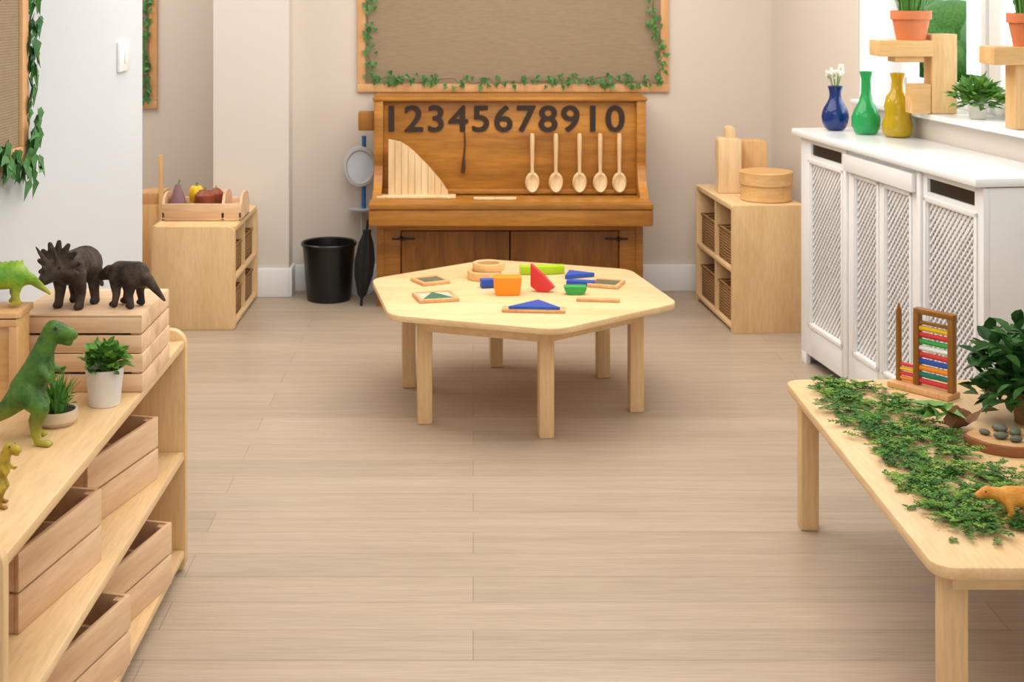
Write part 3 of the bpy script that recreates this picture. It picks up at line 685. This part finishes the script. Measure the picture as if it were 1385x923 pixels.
block('green_half_disc_block','small green rounded wooden block',778,398,lambda m_:m_.prism(rrect(.09,.034,[.028,.028,.003,.003],-.045,0),-.022,.022,mat=XZ,b=.003),'green',0)
def tr(s): return lambda m_:m_.prism([(-s,-s*.6),(s,-s*.6),(0,s*.8)],0,.018,b=.002)
block('blue_triangle_block','flat blue triangular wooden block',778,374,tr(.07),'blue',.4)
block('blue_bar_block','flat dark blue bar-shaped block',786,386,lambda m_:m_.box(-.06,.055,-.02,.02,0,.02,.003),'blue',-.2)
e=empty('triangle_board','pale wooden board with a large blue triangle on top','toy block',tq(722,421),-.08)
MB().box(-.12,.12,-.035,.03,0,.012,.003).obj('board','oak_frame',e); MB().prism([(-.095,-.03),(.1,-.03),(.015,.095)],.012,.024,b=.002).obj('triangle','blue',e)
block('natural_wood_bar','plain flat wooden bar',809,408,lambda m_:m_.box(-.085,.085,-.014,.014,0,.012,.002),'oak_frame',-.12)

# ---------------- items on right table
reg=[(1100,519),(1130,515),(1215,540),(1245,575),(1300,600),(1325,640),(1400,640),(1400,725),(1345,732),(1262,715),(1230,665),(1200,632),(1160,590),(1108,545)]
RW=[at(a,c,.44) for a,c in reg]
def inside(x,y):
    r_=False; j=len(RW)-1
    for i in range(len(RW)):
        a,c=RW[i],RW[j]
        if (a.y>y)!=(c.y>y) and x<(c.x-a.x)*(y-a.y)/(c.y-a.y)+a.x: r_=not r_
        j=i
    return r_
hb=MB(); sd=MB(); xsR=[p.x for p in RW]; ysR=[p.y for p in RW]; cnt=0
while cnt<1000:
    x=min(xsR)-.03+R()*(max(xsR)-min(xsR)+.06); y=min(ysR)+R()*(max(ysR)-min(ysR))
    jx=(R()-.5)*.05; jy=(R()-.5)*.09
    if not inside(x+jx,y+jy) or not (tx0+.02<x<tx1-.02) or not (ty0+.03<y<ty1-.03): continue
    if noise.noise(Vector((x*13,y*13,0)))<-.12: continue
    cnt+=1; a=R()*6.28; z=.4425+R()*.022; L=.025+R()*.03; mi=0 if noise.noise(Vector((x*22,y*22,5)))+(R()-.5)*.4>-.08 else 1
    d=Vector((math.cos(a),math.sin(a),.1*(R()-.3))); hb.tube([(x,y,z),tuple(Vector((x,y,z))+d*L)],.0009,4)
    for k in range(9):
        q=Vector((x,y,z))+d*L*(.2+.8*k/8); s=1 if k%2 else -1; a2=a+s*.9
        hb.leaf(q,(math.cos(a2),math.sin(a2),.35*R()),(R()*.9-.45,R()*.9-.45,1),.009+R()*.008,.004+R()*.004,mi=mi)
tag(hb.obj('herb_scatter',['herb','herb_light']),'loose green herb sprigs strewn over the table top','herbs',kind='stuff')
for i in range(3000):
    p=at(1150+R()*240,530+R()*190,.44)
    x=p.x+(R()-.5)*.1; y=p.y+(R()-.5)*.1
    if not inside(x-.03+(R()-.5)*.1,y+(R()-.5)*.1): continue
    if tx0+.02<x<tx1-.02 and ty0+.03<y<ty1-.03: sd.leaf((x,y,.4415),(R()-.5,R()-.5,0),(0,0,1),.006,.005)
tag(sd.obj('wood_shavings','sawdust'),'fine pale wood shavings scattered among the herbs','wood shavings',kind='stuff')
q=at(1398,572,.44); P=empty('leafy_plant','bushy dark green leafy plant in a rattan pot','potted plant',(q.x,q.y,.441))
pot(MB(),.05,.06,.09).obj('pot','vine_rattan',P)
mb=MB(); foliage(mb,(0,0,.09),.17,.19,480,.05,.036,out=1.6)
foliage(mb,(-.02,-.02,.03),.17,.12,200,.048,.034,out=1.6)
for i in range(22):
    a=i*2.4; mb.tube([(0,0,.07),(.05*math.cos(a),.05*math.sin(a),.16),(.11*math.cos(a),.11*math.sin(a),.18+.05*R())],.002,5)
mb.obj('foliage','leaf_dark',P)
q=at(1272,580,.44); lf=MB()
for i in range(14):
    a=i*.7+R()*.4; lf.leaf((q.x+.02*math.cos(a),q.y+.02*math.sin(a),.478+.006*(i%4)),(math.cos(a),math.sin(a),.12),(R()*.6-.3,R()*.6-.3,1),.055+R()*.03,.05,'ivy')
tag(lf.obj('leaf_cluster','leaf_bright'),'cluster of broad fresh green leaves lying on the herbs','leaves')
q=at(1303,588,.44); dl=MB(); 
pts=[]
for i in range(9):
    for j in range(7):
        u,v=i/8-.5,j/6-.5; pts.append(Vector((u*.09,v*.06,.03+.035*math.sin(u*5+v*3)*.5+.02*abs(v)*2+.006*noise.noise(Vector((u*9,v*9,1))))))
for i in range(8):
    for j in range(6):
        dl.poly([pts[i*7+j],pts[(i+1)*7+j],pts[(i+1)*7+j+1],pts[i*7+j+1]])
tag(dl.obj('curled_bark','dead_leaf',loc=(q.x,q.y,.445),rot=.5),'curled piece of dry brown bark','bark')
q=at(1365,605,.44); e=empty('log_slice','round log slice with dark bark edge','log slice',(q.x,q.y,.4405))
wp=[(.11*(1+.06*math.sin(3*t)+.03*math.sin(7*t))*math.cos(t),.085*(1+.06*math.sin(3*t))*math.sin(t)) for t in [i*2*math.pi/36 for i in range(36)]]
MB().prism(wp,0,.026,b=.003).obj('bark','bark_wood',e); MB().prism([(x*.93,y*.93) for x,y in wp],.0262,.028).obj('cut_face','slice',e)
s0=None
for i,(dx,dy,s) in enumerate(((-.03,-.02,1),(.02,.01,1.1),(-.06,.015,.8),(.0,-.045,.9),(.05,-.03,1),(-.01,.04,1.1))):
    loc=(q.x+dx,q.y+dy,.4405+.0285+.009*s)
    if s0 is None: s0=tag(MB().sph((0,0,0),(.02,.014,.009)).obj('pebble','stone',loc=loc),'smooth grey-green pebble on the log slice','pebble','pebbles on the log slice')
    else: n_=dup(s0,loc,i*1.1); n_.scale=(s,)*3
# counting frame
q=at(1260,533,.44); e=empty('counting_frame','wooden counting frame with coloured rods on a flat base','counting frame',(q.x,q.y,.4405),math.radians(-50))
K=1.12
MB().box(-.115*K,.07*K,-.04,.03,0,.018,.004).obj('base','oak_frame',e)
MB().box(-.040*K-.012,-.034*K,-.012,.012,.018,.24,.003).box(.052*K,.058*K+.012,-.012,.012,.018,.24,.003).box(-.05*K,.07*K,-.013,.013,.235,.252,.004).box(-.034*K,.052*K,-.008,.008,.205,.214,.002).obj('frame','honey_z',e)
MB().tube([(-.10*K,.0,.018),(-.10*K,0,.225),(-.10*K,0,.255)],[.009,.009,.002],10).obj('post','honey_z',e)
cols=['red','teal','orange','blue','red','white','green','red','yellow']
for i,cn in enumerate(cols):
    z=.032+i*.02; L=.086*K
    MB().tube([(-.034*K,0,z),(-.034*K+L,0,z)],.0078,10).obj('counting_rod',cn,e)
for i,cn in enumerate(['orange','red','yellow','red']): MB().tube([(-.093*K,0,.028+i*.014),(-.048*K,0,.028+i*.014)],.006,8).obj('short_rod',cn,e)

# ---------------- lights
def area(name,loc,rot,sx,sy_,e,c=(1,1,1)):
    l=bpy.data.lights.new(name,'AREA'); l.shape='RECTANGLE'; l.size=sx; l.size_y=sy_; l.energy=e; l.color=c
    o=bpy.data.objects.new(name,l); COL.objects.link(o); o.location=loc; o.rotation_euler=rot; return o
area('ceiling_light',(.2,5.6,2.56),(0,0,0),2.6,2.6,78,(1,.965,.92))
area('ceiling_light',(.2,2.2,2.56),(0,0,0),2.4,2.6,48,(1,.965,.92))
area('ceiling_light',(-2.4,6.9,2.56),(0,0,0),1.2,1.2,28,(1,.965,.92))
area('daylight',(2.62,5.2,1.8),(0,math.radians(90),math.radians(7.4)),1.1,3.0,44,(.93,.97,1))
w=bpy.data.worlds.new('w'); sc.world=w; w.use_nodes=True
nt=w.node_tree; bg=nt.nodes['Background']; bg.inputs['Color'].default_value=(.93,.96,1,1); bg.inputs['Strength'].default_value=1.3
cam=bpy.data.cameras.new('camera'); co=bpy.data.objects.new('camera',cam); COL.objects.link(co)
co.location=(0,0,H); co.rotation_euler=(math.radians(90),0,0)
cam.sensor_width=36; cam.lens=F/1385*36; cam.shift_x=52.5/1385; cam.shift_y=-471.5/1385
cam.clip_start=.05
cam.dof.use_dof=True; cam.dof.focus_distance=3.7; cam.dof.aperture_fstop=7
sc.camera=co
sc.view_settings.view_transform='Standard'
